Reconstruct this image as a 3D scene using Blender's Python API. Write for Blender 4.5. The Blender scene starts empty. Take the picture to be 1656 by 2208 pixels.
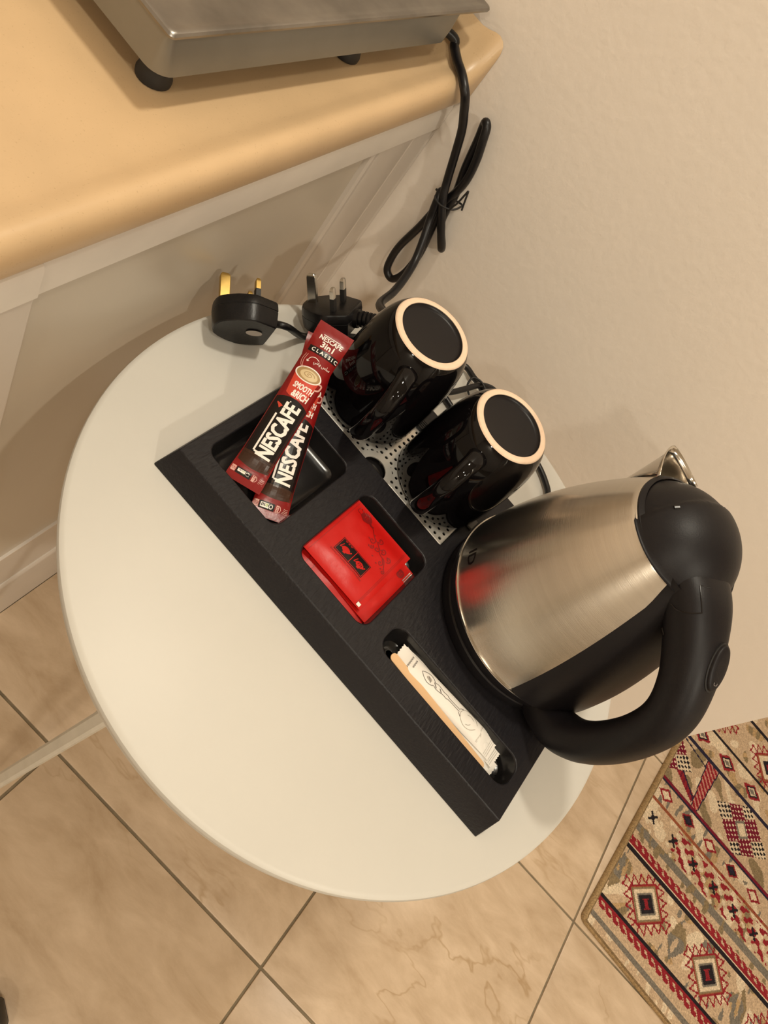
import bpy, bmesh, math, random
from mathutils import Vector, Matrix, noise
from math import sin, cos, pi, sqrt, radians, hypot, atan2
random.seed(7)
SC = bpy.context.scene
COL = SC.collection

# ------------------------------------------------------------------ camera
cam_d = bpy.data.cameras.new('camera'); cam = bpy.data.objects.new('camera', cam_d); COL.objects.link(cam)
RX = Vector((0.66994293, 0.54420547, 0.50499195))      # image right
RY = Vector((0.74118358, -0.52939343, -0.41278262))    # image down
RZ = Vector((0.04270085, 0.65083254, -0.75801955))     # view direction
M = Matrix((RX, -RY, -RZ)).transposed().to_4x4()
M.translation = Vector((0, 0, 1.257))
cam.matrix_world = M
cam_d.sensor_fit = 'HORIZONTAL'; cam_d.sensor_width = 36.0
cam_d.lens = 1670.34 / 1656 * 36.0
cam_d.clip_start = 0.02
SC.camera = cam

# ------------------------------------------------------------------ world, lights, exposure
w = bpy.data.worlds.new('room_air'); SC.world = w; w.use_nodes = True
w.node_tree.nodes['Background'].inputs[0].default_value = (1.0, 0.80, 0.56, 1)
w.node_tree.nodes['Background'].inputs[1].default_value = 0.02
SC.view_settings.view_transform = 'Standard'; SC.view_settings.look = 'None'
SC.view_settings.gamma = 1.0; SC.view_settings.use_curve_mapping = False
SC.view_settings.exposure = 0.29
WARM = (1.0, 0.925, 0.77)
def lamp_or_fill(loc, power, r):
    d = bpy.data.lights.new('lamp_or_fill_light', 'AREA'); d.shape = 'DISK'; d.size = 2 * r
    d.energy = power; d.color = WARM; d.spread = radians(165)
    o = bpy.data.objects.new('lamp_or_fill_light', d); COL.objects.link(o); o.location = loc
    return o
lamp_or_fill((0.42, -0.60, 2.54), 6.5, 0.07)
lamp_or_fill((0.25, -1.95, 2.54), 11, 0.07)  # added light far behind the camera, for the kettle's streak and the wall
lamp_or_fill((-0.18, 0.50, 2.54), 9, 0.07)
lamp_or_fill((1.75, -0.70, 2.54), 20, 0.07)  # added fill, brightens the wall's right side and the cabinet front
lamp_or_fill((0.95, 2.05, 2.54), 17, 0.07)  # unseen light added past the wall end to brighten rug and floor

# ------------------------------------------------------------------ helpers
class MB:
    def __init__(s): s.v = []; s.f = []; s.m = []
    def add(s, vs, fs, mi=0):
        b = len(s.v); s.v += [tuple(p) for p in vs]
        s.f += [tuple(i + b for i in f) for f in fs]; s.m += [mi] * len(fs)
    def box(s, x0, x1, y0, y1, z0, z1, mi=0):
        s.add([(x0,y0,z0),(x1,y0,z0),(x1,y1,z0),(x0,y1,z0),(x0,y0,z1),(x1,y0,z1),(x1,y1,z1),(x0,y1,z1)],
              [(3,2,1,0),(4,5,6,7),(0,1,5,4),(1,2,6,5),(2,3,7,6),(3,0,4,7)], mi)
    def grid(s, fn, nu, nv, mi=0, cu=False, cv=False, flip=False):
        vs = [fn(i, j) for i in range(nu) for j in range(nv)]
        fs = []
        for i in range(nu if cu else nu - 1):
            for j in range(nv if cv else nv - 1):
                a, b, c, d = i*nv+j, ((i+1)%nu)*nv+j, ((i+1)%nu)*nv+(j+1)%nv, i*nv+(j+1)%nv
                fs.append((d,c,b,a) if flip else (a,b,c,d))
        s.add(vs, fs, mi)
    def ring(s, rings, mi=0, cap0=False, cap1=False):
        n = len(rings[0]); vs = [p for r in rings for p in r]; fs = []
        for k in range(len(rings)-1):
            for i in range(n):
                fs.append((k*n+i, k*n+(i+1)%n, (k+1)*n+(i+1)%n, (k+1)*n+i))
        if cap0: fs.append(tuple(range(n-1,-1,-1)))
        if cap1: fs.append(tuple((len(rings)-1)*n+i for i in range(n)))
        s.add(vs, fs, mi)
    def lathe(s, prof, seg=64, c=(0,0,0), mi=0, cap0=False, cap1=False):
        s.ring([[(c[0]+r*cos(2*pi*i/seg), c[1]+r*sin(2*pi*i/seg), c[2]+z) for i in range(seg)] for r, z in prof], mi, cap0, cap1)
    def tube(s, pts, r, seg=12, sub=6, mi=0, smooth=True):
        P = catmull(pts, sub) if smooth else [Vector(p) for p in pts]
        rings = []; N = None
        for i, p in enumerate(P):
            t = (P[min(i+1,len(P)-1)] - P[max(i-1,0)]).normalized()
            if N is None: N = t.orthogonal().normalized()
            N = (N - t*N.dot(t)).normalized(); B = t.cross(N)
            rr = r(i/(len(P)-1)) if callable(r) else r
            rings.append([p + (N*cos(2*pi*k/seg) + B*sin(2*pi*k/seg))*rr for k in range(seg)])
        s.ring(rings, mi, True, True)
    def build(s, name, mats, parent=None, smooth=None, bevel=None, recalc=True, bseg=2):
        me = bpy.data.meshes.new(name); me.from_pydata(s.v, [], s.f)
        ms = mats if isinstance(mats, (list, tuple)) else [mats]
        for m in ms: me.materials.append(m)
        me.polygons.foreach_set('material_index', s.m)
        if recalc:
            bm = bmesh.new(); bm.from_mesh(me); bmesh.ops.recalc_face_normals(bm, faces=bm.faces); bm.to_mesh(me); bm.free()
        me.update()
        if smooth is not None:
            me.polygons.foreach_set('use_smooth', [True]*len(me.polygons))
            try: me.set_sharp_from_angle(angle=radians(smooth))
            except Exception: pass
        o = bpy.data.objects.new(name, me); COL.objects.link(o)
        if parent: o.parent = parent
        if bevel:
            b = o.modifiers.new('bevel','BEVEL'); b.width = bevel; b.segments = bseg; b.limit_method = 'ANGLE'; b.angle_limit = radians(40)
        return o
def catmull(pts, sub):
    P = [Vector(p) for p in pts]; out = []
    for i in range(len(P)-1):
        a, b, c, d = P[max(i-1,0)], P[i], P[i+1], P[min(i+2,len(P)-1)]
        for k in range(sub):
            t = k/sub
            out.append(0.5*((2*b) + (c-a)*t + (2*a-5*b+4*c-d)*t*t + (3*b-a-3*c+d)*t**3))
    out.append(P[-1]); return out
def thing(name, label, cat, loc=(0,0,0), group=None):
    o = bpy.data.objects.new(name, None); COL.objects.link(o); o.location = loc; o.empty_display_size = 0.05
    o['label'] = label; o['category'] = cat
    if group: o['group'] = group
    return o
def tag(o, label, cat, group=None):
    o['label'] = label; o['category'] = cat
    if group: o['group'] = group
    return o
def keep(o, parent):            # parent that sits away from the origin: children are modelled in world space
    o.data.transform(Matrix.Translation(-parent.location)); o.parent = parent; return o
def keep_sub(o, part, root):    # same for a piece of a part
    o.data.transform(Matrix.Translation(-root.location)); o.parent = part; return o
def struct(o): o['kind'] = 'structure'; return o
def lerp(a, b, t): return a + (b-a)*t

# ------------------------------------------------------------------ materials
def new_mat(name):
    m = bpy.data.materials.new(name); m.use_nodes = True
    nt = m.node_tree; return m, nt, nt.nodes['Principled BSDF']
def N(nt, t, **kw):
    n = nt.nodes.new(t)
    for k, v in kw.items():
        if k in n.inputs: n.inputs[k].default_value = v
        else: setattr(n, k, v)
    return n
def simple(name, col, rough=.5, metal=0, spec=.5, bump=0, bscale=200, var=0, vscale=30, coat=0, stretch=None, aniso=0):
    m, nt, p = new_mat(name); L = nt.links.new
    p.inputs['Base Color'].default_value = (*col, 1); p.inputs['Roughness'].default_value = rough
    p.inputs['Metallic'].default_value = metal; p.inputs['Specular IOR Level'].default_value = spec
    p.inputs['Coat Weight'].default_value = coat; p.inputs['Coat Roughness'].default_value = .05
    tc = N(nt, 'ShaderNodeTexCoord'); src = tc.outputs['Object']
    if stretch:
        mp = N(nt, 'ShaderNodeMapping'); mp.inputs['Scale'].default_value = stretch; L(src, mp.inputs[0]); src = mp.outputs[0]
    if bump:
        n = N(nt, 'ShaderNodeTexNoise', Scale=bscale, Detail=4.0); L(src, n.inputs['Vector'])
        b = N(nt, 'ShaderNodeBump', Strength=bump, Distance=.001); L(n.outputs[0], b.inputs['Height']); L(b.outputs[0], p.inputs['Normal'])
    if var:
        n = N(nt, 'ShaderNodeTexNoise', Scale=vscale, Detail=5.0); L(src, n.inputs['Vector'])
        r = N(nt, 'ShaderNodeMapRange'); r.inputs[1].default_value=.3; r.inputs[2].default_value=.7; r.inputs[3].default_value = 1-var; r.inputs[4].default_value = 1+var*.6
        L(n.outputs[0], r.inputs[0])
        x = N(nt, 'ShaderNodeMix', data_type='RGBA', blend_type='MULTIPLY'); x.inputs[0].default_value = 1
        x.inputs[6].default_value = (*col,1); L(r.outputs[0], x.inputs[7]); L(x.outputs[2], p.inputs['Base Color'])
    if aniso:
        p.inputs['Anisotropic'].default_value = aniso; p.inputs['Anisotropic Rotation'].default_value = .25
        t = N(nt, 'ShaderNodeTangent', direction_type='RADIAL', axis='Z'); L(t.outputs[0], p.inputs['Tangent'])
    return m
m_wall = simple('wall_paint', (.80,.725,.645), .55, bump=.42, bscale=120, var=.03, vscale=3)
m_ceil = simple('ceiling_paint', (.8,.76,.68), .8)
m_door = simple('grey_lacquer_panel', (.55,.485,.40), .28, spec=.5, var=.03, vscale=6)
m_frame = simple('pale_lacquer_frame', (.62,.555,.49), .38, var=.04, vscale=12)
m_alu = simple('brushed_trim', (.76,.70,.63), .36, metal=.1, var=.05, vscale=20)
m_table = simple('white_lacquer', (.585,.563,.515), .42, spec=.35, bump=.03, bscale=60, var=.015, vscale=14)
m_tedge = simple('white_lacquer_edge', (.55,.535,.50), .35)
m_tleg = simple('white_painted_steel', (.62,.58,.50), .4, var=.08, vscale=40)
m_tray = simple('black_textured_plastic', (.0095,.0083,.0100), .42, spec=.30, bump=.6, bscale=420, stretch=(1,.25,1))
m_pock = simple('black_smooth_plastic', (.010,.009,.009), .22, spec=.5)
m_rub = simple('black_rubber', (.012,.011,.011), .55)
m_cord = simple('black_cable_sheath', (.006,.0055,.0065), .36, spec=.4)
m_plug = simple('black_plug_plastic', (.0065,.0058,.0062), .33, spec=.3, bump=.1, bscale=500)
m_ptxt = simple('moulded_mark', (.10,.09,.085), .5)
m_brass = simple('brass_pin', (.62,.42,.13), .38, metal=1, var=.1, vscale=150)
m_chrome = simple('nickel_pin', (.66,.63,.58), .22, metal=1)
m_kplast = simple('kettle_black_plastic', (.0070,.0058,.0070), .44, spec=.26, bump=.08, bscale=900)
m_steel = simple('brushed_steel', (.60,.555,.49), .26, metal=1, bump=.10, bscale=60, stretch=(1,1,34), aniso=.75, var=.05, vscale=9)
m_spsteel = simple('polished_steel', (.62,.58,.52), .16, metal=1)
m_hsteel = simple('worn_stainless_sheet', (.30,.285,.265), .34, metal=1, var=.32, vscale=22)
m_hside = simple('stainless_side_sheet', (.24,.235,.215), .42, metal=.7, var=.12, vscale=14)
m_perf = simple('drip_plate_steel', (.76,.73,.67), .38, metal=.8, var=.04, vscale=60)
m_glaze = simple('black_glaze', (.0030,.0024,.0027), .05, spec=.26)
m_recess = simple('matt_black_glaze', (.0075,.0062,.0072), .36, spec=.28)
m_bisque = simple('unglazed_stoneware', (.80,.60,.44), .8, var=.05, vscale=300)
m_red = simple('red_foil', (.205,.0075,.0075), .26, spec=.35, bump=.2, bscale=120)
m_red2 = simple('bright_red_foil', (.50,.008,.006), .34, spec=.3, bump=.25, bscale=90)
m_dred = simple('dark_red_ink', (.22,.007,.007), .4)
m_cupred = simple('cup_red_ink', (.52,.045,.022), .35)
m_ink = simple('black_ink', (.008,.0055,.005), .28, spec=.28)
m_brown = simple('brown_ink', (.042,.018,.010), .28, spec=.3)
m_white = simple('white_ink', (.80,.74,.68), .4)
m_pink = simple('pale_pink_ink', (.62,.33,.28), .45)
m_cream = simple('coffee_foam_ink', (.60,.46,.26), .4)
m_cof = simple('coffee_ink', (.34,.215,.09), .4)
m_green = simple('green_ink', (.30,.42,.12), .5)
m_paper = simple('white_sachet_paper', (.80,.755,.69), .55, bump=.3, bscale=70)
m_greyink = simple('grey_ink', (.17,.15,.14), .5)
m_lgrey = simple('light_grey_ink', (.42,.38,.33), .4)
m_wood = simple('birch_stirrer_wood', (.74,.47,.25), .6, var=.10, vscale=60, stretch=(.15,1,1))
m_sticker = simple('grey_sticker', (.36,.31,.27), .5)
m_rib = simple('cream_binding', (.33,.21,.10), .85, bump=.5, bscale=300)
m_shoe = simple('black_shoe_leather', (.012,.011,.011), .4)
m_grout = simple('grey_brown_grout', (.20,.155,.095), .85, var=.2, vscale=60)
m_tag = simple('smoky_clear_plastic', (.10,.095,.085), .3)
m_silv = simple('silver_foil_ink', (.72,.66,.62), .25, metal=.6)

def worktop_mat():
    m, nt, p = new_mat('beige_laminate'); L = nt.links.new
    tc = N(nt,'ShaderNodeTexCoord')
    n = N(nt,'ShaderNodeTexNoise', Scale=560.0, Detail=2.0); L(tc.outputs['Object'], n.inputs['Vector'])
    r = N(nt,'ShaderNodeValToRGB'); e = r.color_ramp.elements
    e[0].position=.27; e[0].color=(.52,.355,.20,1); e[1].position=.36; e[1].color=(.60,.42,.24,1)
    L(n.outputs[0], r.inputs[0])
    n2 = N(nt,'ShaderNodeTexNoise', Scale=9.0, Detail=4.0); L(tc.outputs['Object'], n2.inputs['Vector'])
    x = N(nt,'ShaderNodeMix', data_type='RGBA', blend_type='MULTIPLY'); x.inputs[0].default_value=.35
    L(r.outputs[0], x.inputs[6]); L(n2.outputs[0], x.inputs[7])
    g = N(nt,'ShaderNodeHueSaturation', Value=1.18); L(x.outputs[2], g.inputs['Color'])
    L(g.outputs[0], p.inputs['Base Color']); p.inputs['Roughness'].default_value=.36
    return m
m_work = worktop_mat()
def tile_mat():
    m, nt, p = new_mat('beige_marble_tile'); L = nt.links.new
    tc = N(nt,'ShaderNodeTexCoord'); oi = N(nt,'ShaderNodeObjectInfo')
    ad = N(nt,'ShaderNodeVectorMath', operation='MULTIPLY_ADD')
    cx = N(nt,'ShaderNodeCombineXYZ'); 
    for i in range(2): L(oi.outputs['Random'], cx.inputs[i])
    L(cx.outputs[0], ad.inputs[0]); ad.inputs[1].default_value=(7,13,0); L(tc.outputs['Object'], ad.inputs[2])
    mp = N(nt,'ShaderNodeMapping'); mp.inputs['Rotation'].default_value=(0,0,radians(24)); mp.inputs['Scale'].default_value=(1,2.3,1)
    L(ad.outputs[0], mp.inputs[0])
    n1 = N(nt,'ShaderNodeTexNoise', Scale=8.0, Detail=9.0, Distortion=.35, Roughness=.66); L(mp.outputs[0], n1.inputs['Vector'])
    r1 = N(nt,'ShaderNodeValToRGB'); e=r1.color_ramp.elements
    e[0].position=.32; e[0].color=(.44,.315,.20,1); e[1].position=.68; e[1].color=(.62,.475,.335,1)
    L(n1.outputs[0], r1.inputs[0])
    n2 = N(nt,'ShaderNodeTexNoise', Scale=1.9, Detail=5.0, Distortion=.35, Roughness=.62); L(mp.outputs[0], n2.inputs['Vector'])
    sb = N(nt,'ShaderNodeMath', operation='SUBTRACT'); L(n2.outputs[0], sb.inputs[0]); sb.inputs[1].default_value=.5
    ab = N(nt,'ShaderNodeMath', operation='ABSOLUTE'); L(sb.outputs[0], ab.inputs[0])
    r2 = N(nt,'ShaderNodeValToRGB'); e=r2.color_ramp.elements
    e[0].position=0; e[0].color=(1,1,1,1); e[1].position=.011; e[1].color=(0,0,0,1); L(ab.outputs[0], r2.inputs[0])
    n3 = N(nt,'ShaderNodeTexNoise', Scale=2.5, Detail=2.0); L(mp.outputs[0], n3.inputs['Vector'])
    mr = N(nt,'ShaderNodeMapRange'); mr.inputs[1].default_value=.46; mr.inputs[2].default_value=.66; mr.inputs[4].default_value=.55; L(n3.outputs[0], mr.inputs[0])
    mm = N(nt,'ShaderNodeMath', operation='MULTIPLY'); L(r2.outputs[0], mm.inputs[0]); L(mr.outputs[0], mm.inputs[1])
    x = N(nt,'ShaderNodeMix', data_type='RGBA'); L(mm.outputs[0], x.inputs[0]); L(r1.outputs[0], x.inputs[6]); x.inputs[7].default_value=(.30,.18,.07,1)
    L(x.outputs[2], p.inputs['Base Color']); p.inputs['Roughness'].default_value=.33
    return m
m_tile = tile_mat()
def rug_mat():
    m, nt, p = new_mat('knotted_wool'); L = nt.links.new
    a = N(nt,'ShaderNodeVertexColor', layer_name='yarn')
    tc = N(nt,'ShaderNodeTexCoord')
    n = N(nt,'ShaderNodeTexNoise', Scale=330.0, Detail=3.0); L(tc.outputs['Object'], n.inputs['Vector'])
    r = N(nt,'ShaderNodeMapRange'); r.inputs[1].default_value=.3; r.inputs[2].default_value=.7; r.inputs[3].default_value=.72; r.inputs[4].default_value=1.18; L(n.outputs[0], r.inputs[0])
    x = N(nt,'ShaderNodeMix', data_type='RGBA', blend_type='MULTIPLY'); x.inputs[0].default_value=1; L(a.outputs[0], x.inputs[6]); L(r.outputs[0], x.inputs[7])
    L(x.outputs[2], p.inputs['Base Color']); p.inputs['Roughness'].default_value=.95; p.inputs['Specular IOR Level'].default_value=.1
    b = N(nt,'ShaderNodeBump', Strength=.6, Distance=.002); L(n.outputs[0], b.inputs['Height']); L(b.outputs[0], p.inputs['Normal'])
    return m
m_rug = rug_mat()

# ------------------------------------------------------------------ room shell
X0 = -0.2286          # face of the cabinet frame
YW = 0.786            # wall behind the table
XE = 0.575            # end of that wall
H = 2.6
def slab(name, *b, m=m_wall):
    mb = MB(); mb.box(*b); return struct(mb.build(name, m))
slab('wall_back', -1.2, XE, YW, YW+.12, 0, H)
slab('wall_left', -1.2, -.88, -2.2, YW, 0, H)
slab('wall_front', -1.2, 2.6, -2.32, -2.2, 0, H)
slab('wall_right', 2.6, 2.72, -2.32, 3.0, 0, H)
slab('wall_far', XE-.6, 2.72, 3.0, 3.12, 0, H)
slab('wall_corridor', XE-.6, XE-.48, YW+.12, 3.0, 0, H)
slab('ceiling', -1.2, 2.72, -2.32, 3.12, H, H+.1, m=m_ceil)
fl = slab('floor', -1.2, 2.72, -2.32, 3.12, -.06, -.0025, m=m_grout)
# tiles: 45 cm, grout 4 mm
P_T, G = .4497, .0042
tile_me = None
for i in range(-1, 5):
    for j in range(-2, 4):
        cx, cy = -.0165 + P_T*(i+.5), .2938 + P_T*(j+.5)
        x0,x1,y0,y1 = cx-P_T/2+G/2, cx+P_T/2-G/2, cy-P_T/2+G/2, cy+P_T/2-G/2
        if i == -1: x0 = X0+.0005 if j >= -2 else x0
        if y0 > YW and x1 < XE: continue
        if y1 > YW and x1 <= XE+.001: y1 = YW-.0005
        mb = MB(); b = .0012
        def rc(ins, z): return [(x0+ins,y0+ins,z),(x1-ins,y0+ins,z),(x1-ins,y1-ins,z),(x0+ins,y1-ins,z)]
        mb.ring([[(p[0]-cx,p[1]-cy,p[2]) for p in rc(a,z)] for a,z in ((0,-.0025),(0,-b),(b*.35,-b*.3),(b,0))], 0, True, True)
        t = mb.build('tile', m_tile, fl, smooth=30); t.location = (cx, cy, 0)

# ------------------------------------------------------------------ kitchen cabinet
cab = thing('kitchen_cabinet', 'beige grey kitchen base cabinet with flat door and pale frame under the worktop', 'cabinet', (X0-.29, .27, 0))
def part(mb, name, m, parent=cab, **k): return keep(mb.build(name, m, None, **k), parent)
YA = -1.6
mb = MB(); mb.box(-.872, X0-.018, YA, YW-.001, .10, .862); part(mb, 'carcass', m_frame)
mb = MB(); mb.box(X0-.018, X0-.0085, .262, .678, .17, .835); part(mb, 'door', m_door, bevel=.001)
mb = MB(); mb.box(X0-.018, X0-.0085, YA, -.52, .17, .835); part(mb, 'door', m_door, bevel=.001)
mb = MB(); mb.box(X0-.018, X0-.0015, -.52, .2735, .1475, .8285); part(mb, 'stile', m_frame, bevel=.0012)
# wall-side stile: bead, recess, flat and caulk
mb = MB()
prof = [(.6665,-.0085),(.6675,-.004),(.6705,-.002),(.6735,-.003),(.6755,-.006),(.679,-.0065),(.681,-.0035),(.684,-.0025),(.7405,-.0025),(.743,-.004),(.745,-.0025),(.7795,-.002),(.7815,-.0035),(.7845,-.001),(.7855,-.001)]
mb.ring([[(X0+d, y, z) for y, d in prof] + [(X0-.018,.7855,z),(X0-.018,.6665,z)] for z in (.1475,.8285)], 0, True, True)
part(mb, 'stile', m_frame, smooth=35)
mb = MB(); mb.box(X0-.018, X0-.0045, .2735, .6665, .1475, .262); part(mb, 'bottom_rail', m_frame, bevel=.001)
# plinth board with a rounded top lip
mb = MB()
pr = [(-.018,0),(0,0),(0,.138),(-.0005,.1435),(-.003,.147),(-.008,.1482),(-.018,.1482)]
mb.ring([[(X0+d, y, z) for d, z in pr] for y in (YA, .7855)], 0, True, True); part(mb, 'plinth', m_frame, smooth=35)
# aluminium trim under the worktop, two lengths
def trim(y0, y1, out, name):
    pr = [(-.02,.8290),(out-.0008,.8290),(out,.8298),(out,.8555),(out-.0012,.8592),(out-.0045,.8612),(-.02,.8614)]
    mb = MB(); mb.ring([[(X0+d, y, z) for d, z in pr] for y in (y0, y1)], 0, True, True); part(mb, name, m_alu, smooth=35)
trim(.2728, .7852, 0, 'trim_strip'); trim(YA, .2720, .0018, 'trim_strip')

# ------------------------------------------------------------------ worktop with raised no-drip edge and coved upstand at the wall
def cove(y):
    if y < .742: return 0
    t = (y-.742)/.0432; return .037*t**2.1
wp = [(-.875,.862),(-.875,.8965),(-.60,.8965),(-.40,.8965),(-.30,.8965),(-.262,.8965),(-.252,.8964),(-.2445,.8982),(-.237,.9012),(-.2315,.9020),(-.2262,.9004),(-.2230,.8970),(-.2210,.8910),(-.2206,.8835),(-.2214,.8760),(-.2242,.8690),(-.2276,.8638),(-.2305,.8620)]
ys = [YA,-1,-.5,0,.2,.4,.55,.65,.70,.742] + [.742+.0432*k/14 for k in range(1,15)]
mb = MB()
mb.ring([[(x, y, z + (cove(y) if z > .88 else cove(y)*max(0,(z-.862)/.018)*.0)) for x, z in wp] for y in ys], 0, True, True)
wt = mb.build('worktop', m_work, smooth=40)
tag(wt, 'beige speckled kitchen worktop with rounded raised front edge along the cabinet', 'worktop')

# ------------------------------------------------------------------ stainless hot plate on the worktop, with cord and plug
hp = thing('hot_plate', 'stainless steel countertop cooker with black feet and hanging black cord on worktop', 'appliance', (-.35, .58, .8965))
# local frame: origin at the front corner, f along the front, s towards the back
HO = Vector((-.2800, .3885, 0)); HF = Vector((.0315, .382, 0)).normalized(); HS = Vector((-HF.y, HF.x, 0))
def hq(f, s, z): p = HO + HF*f + HS*s; return (p.x, p.y, z)
def rrect(x0, x1, y0, y1, r, n=6):
    out = []
    for cx, cy, a0 in ((x1-r,y1-r,0),(x0+r,y1-r,90),(x0+r,y0+r,180),(x1-r,y0+r,270)):
        for k in range(n+1):
            a = radians(a0+90*k/n); out.append((cx+r*cos(a), cy+r*sin(a)))
    return out
HLen, HDep = .3835, .30
mb = MB()
def hr(ins, z, r): return [hq(f, s, z) for f, s in rrect(ins, HLen-.040-ins*.6, ins, HDep-ins, r)]
mb.ring([hr(.012,.9195,.014), hr(.004,.9200,.016), hr(.0008,.9225,.014), hr(.0012,.935,.010), hr(.003,.9515,.006)], 0, True, True)
keep(mb.build('body', m_hside, None, smooth=50), hp)
mb = MB()
def ht(ins, z, r): return [hq(f, s, z) for f, s in rrect(ins, HLen-ins, ins, HDep-ins, r)]
mb.ring([ht(.0035,.9505,.003), ht(.0005,.9515,.004), ht(0,.9535,.004), ht(.001,.9552,.004), ht(.003,.9558,.004), ht(.006,.9550,.004), ht(.010,.9538,.004)], 0, True, True)
keep(mb.build('top_plate', m_hsteel, None, smooth=40), hp)
for f, s in ((.027,.027),(.235,.026),(.026,.27),(.30,.27)):
    mb = MB(); c = hq(f, s, 0)
    mb.lathe([(.0110,.8967),(.0126,.8973),(.0129,.9005),(.0118,.904),(.0102,.911),(.0100,.9198)], 24, c, 0, True, True)
    keep(mb.build('foot', m_rub, None, smooth=40), hp)
yw = .772
path = [hq(.338,.060,.9160),(-.2648,.7610,.9150),(-.2556,.7619,.9095),(-.2420,.7517,.9076),(-.2278,.7410,.9074),(-.2164,.7350,.9034),(-.2104,.7360,.8972),(-.2060,.7450,.8829),(-.1998,.7560,.8630),(-.1925,.764,.8360),(-.183,.766,.809),(-.175,.764,.793),(-.164,.764,.777),(-.151,.768,.757),
        (-.1435,.772,.745),(-.1425,.777,.7395),(-.146,.780,.742),(-.161,.779,.759),(-.166,.778,.776),(-.169,.777,.799),(-.178,.776,.828),(-.185,.776,.857),(-.1895,.775,.874),(-.1885,.771,.8795),(-.184,.769,.877),(-.179,.768,.866),
        (-.172,.770,.845),(-.168,.773,.819),(-.171,.776,.79),(-.176,.778,.768),(-.178,.777,.737),(-.182,.774,.699),(-.179,.772,.674),(-.173,.771,.664),(-.163,.771,.664),(-.157,.773,.681),(-.158,.776,.712),(-.165,.777,.743),(-.172,.776,.772),
        (-.178,.773,.790),(-.181,.768,.793),(-.177,.763,.784),(-.171,.762,.765)]
# last stretch runs forward over the table rim to the plug
path += [(-.1600,.752,.7465),(-.1485,.735,.7300),(-.1395,.706,.7235),(-.1345,.680,.7215),(-.1290,.640,.7295)]
PLUG2_C = Vector((-.1545,.5761,.7365))
P2, A2, W2 = Vector((-.6186,.0330,.7850)), Vector((.7659,.2481,.5931)), Vector((-.1752,.9682,-.1788))
P1, A1, W1 = Vector((-.7173,.6499,.2512)), Vector((.6869,.7201,.0983)), Vector((-.1170,.2431,-.9629))
PLUG1_C = Vector((-.1949,.4909,.7330))
def plug_pt(C, p, a, w, x, y, z): return C + a*x + w*y + p*z
path += [tuple(plug_pt(PLUG2_C,P2,A2,W2,.062,.004,-.010)), tuple(plug_pt(PLUG2_C,P2,A2,W2,.045,0,-.011))]
mb = MB(); mb.tube(path, .0046, 14, 6); keep(mb.build('cord', m_cord, None, smooth=60), hp)
# wire tie round the bundle
mb = MB()
mb.tube([(-.183,.775,.787),(-.181,.760,.788),(-.170,.7555,.789),(-.158,.759,.793),(-.1545,.770,.796),(-.158,.7815,.793),(-.172,.7825,.787),(-.183,.775,.787)], .0011, 8, 6)
mb.tube([(-.159,.757,.791),(-.1575,.754,.800),(-.1560,.752,.806),(-.1555,.752,.812),(-.155,.752,.823),(-.1545,.752,.826),(-.1510,.752,.816),(-.1475,.752,.806)], .0011, 8, 5)
mb.tube([(-.184,.772,.788),(-.186,.766,.7915)], .0014, 8, 3)
keep(mb.build('wire_tie', m_rub, None, smooth=60), hp)

def make_plug(C, p, a, w, parent, pinmat, sleeves, thick, relief, k=1.0):
    """British three-pin plug; a points to the cord, p along the pins."""
    def T(x, y, z): return plug_pt(C, p, a, w, x, y, z)
    half = [(-.0250,0),(-.0245,.006),(-.0228,.0115),(-.018,.0165),(-.010,.0215),(-.001,.0248),(.004,.0252),(.0075,.0243),(.0215,.0195),(.0232,.0180),(.0235,.012)]
    out = half + [(x,-y) for x, y in reversed(half) if y > 0]
    def rg(s, z): return [T(x*s*k, y*s*k, z) for x, y in out]
    body = MB()
    t = thick
    body.ring([rg(.90,0), rg(.965,-.0006), rg(.985,-.002), rg(1,-.0075), rg(1,-.0088), rg(.985,-.0091), rg(.985,-.0097), rg(.998,-.0100), rg(.97,-t+.004), rg(.95,-t+.001), rg(.92,-t)], 0, True, True)
    b = body.build('plug', m_plug, None, smooth=28); keep(b, parent)
    def sub(mb, name, m): o = mb.build(name, m, None, smooth=35); return keep_sub(o, b, parent)
    def pin(x, y, wx, wy, L, sleeve):
        mb = MB()
        def q(s, z, k=1): return [T(x+dx*wx*s, y+dy*wy*s, z) for dx, dy in ((-1,-.8),(-.88,-1),(.88,-1),(1,-.8),(1,.8),(.88,1),(-.88,1),(-1,.8))]
        mb.ring([q(1,-.001), q(1,L-.0035), q(.9,L-.0015), q(.62,L)], 0, True, True); sub(mb, 'pin', pinmat)
        if sleeve:
            mb = MB(); mb.ring([q(1.06,-.001), q(1.06,.0120), q(1.0,.0120)], 0, True, False); sub(mb, 'pin_sleeve', m_rub)
    pin(-.0185, 0, .0047, .0026, .0285, False)
    pin(.0085, .0134, .0023, .0032, .0225, sleeves)
    pin(.0085, -.0134, .0023, .0032, .0225, sleeves)
    zc = -.011
    mb = MB()
    if relief:
        prof = [(.021,.0098),(.030,.0092),(.0305,.0075)]
        x = .031
        for k in range(5):
            prof += [(x,.0066),(x+.0012,.0066),(x+.0014,.0082-.0004*k),(x+.0034,.0080-.0004*k),(x+.0036,.0062)]; x += .0042
        prof += [(x,.0052)]
    else:
        prof = [(.022,.0062),(.026,.0056),(.031,.0048)]
    mb.ring([[T(x, r*cos(2*pi*k/16), zc + r*sin(2*pi*k/16)) for k in range(16)] for x, r in prof], 0, True, True)
    sub(mb, 'strain_relief', m_plug)
    return b, sub, T
make_plug(PLUG2_C, P2, A2, W2, hp, m_chrome, True, .023, True, 1.12)

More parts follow.
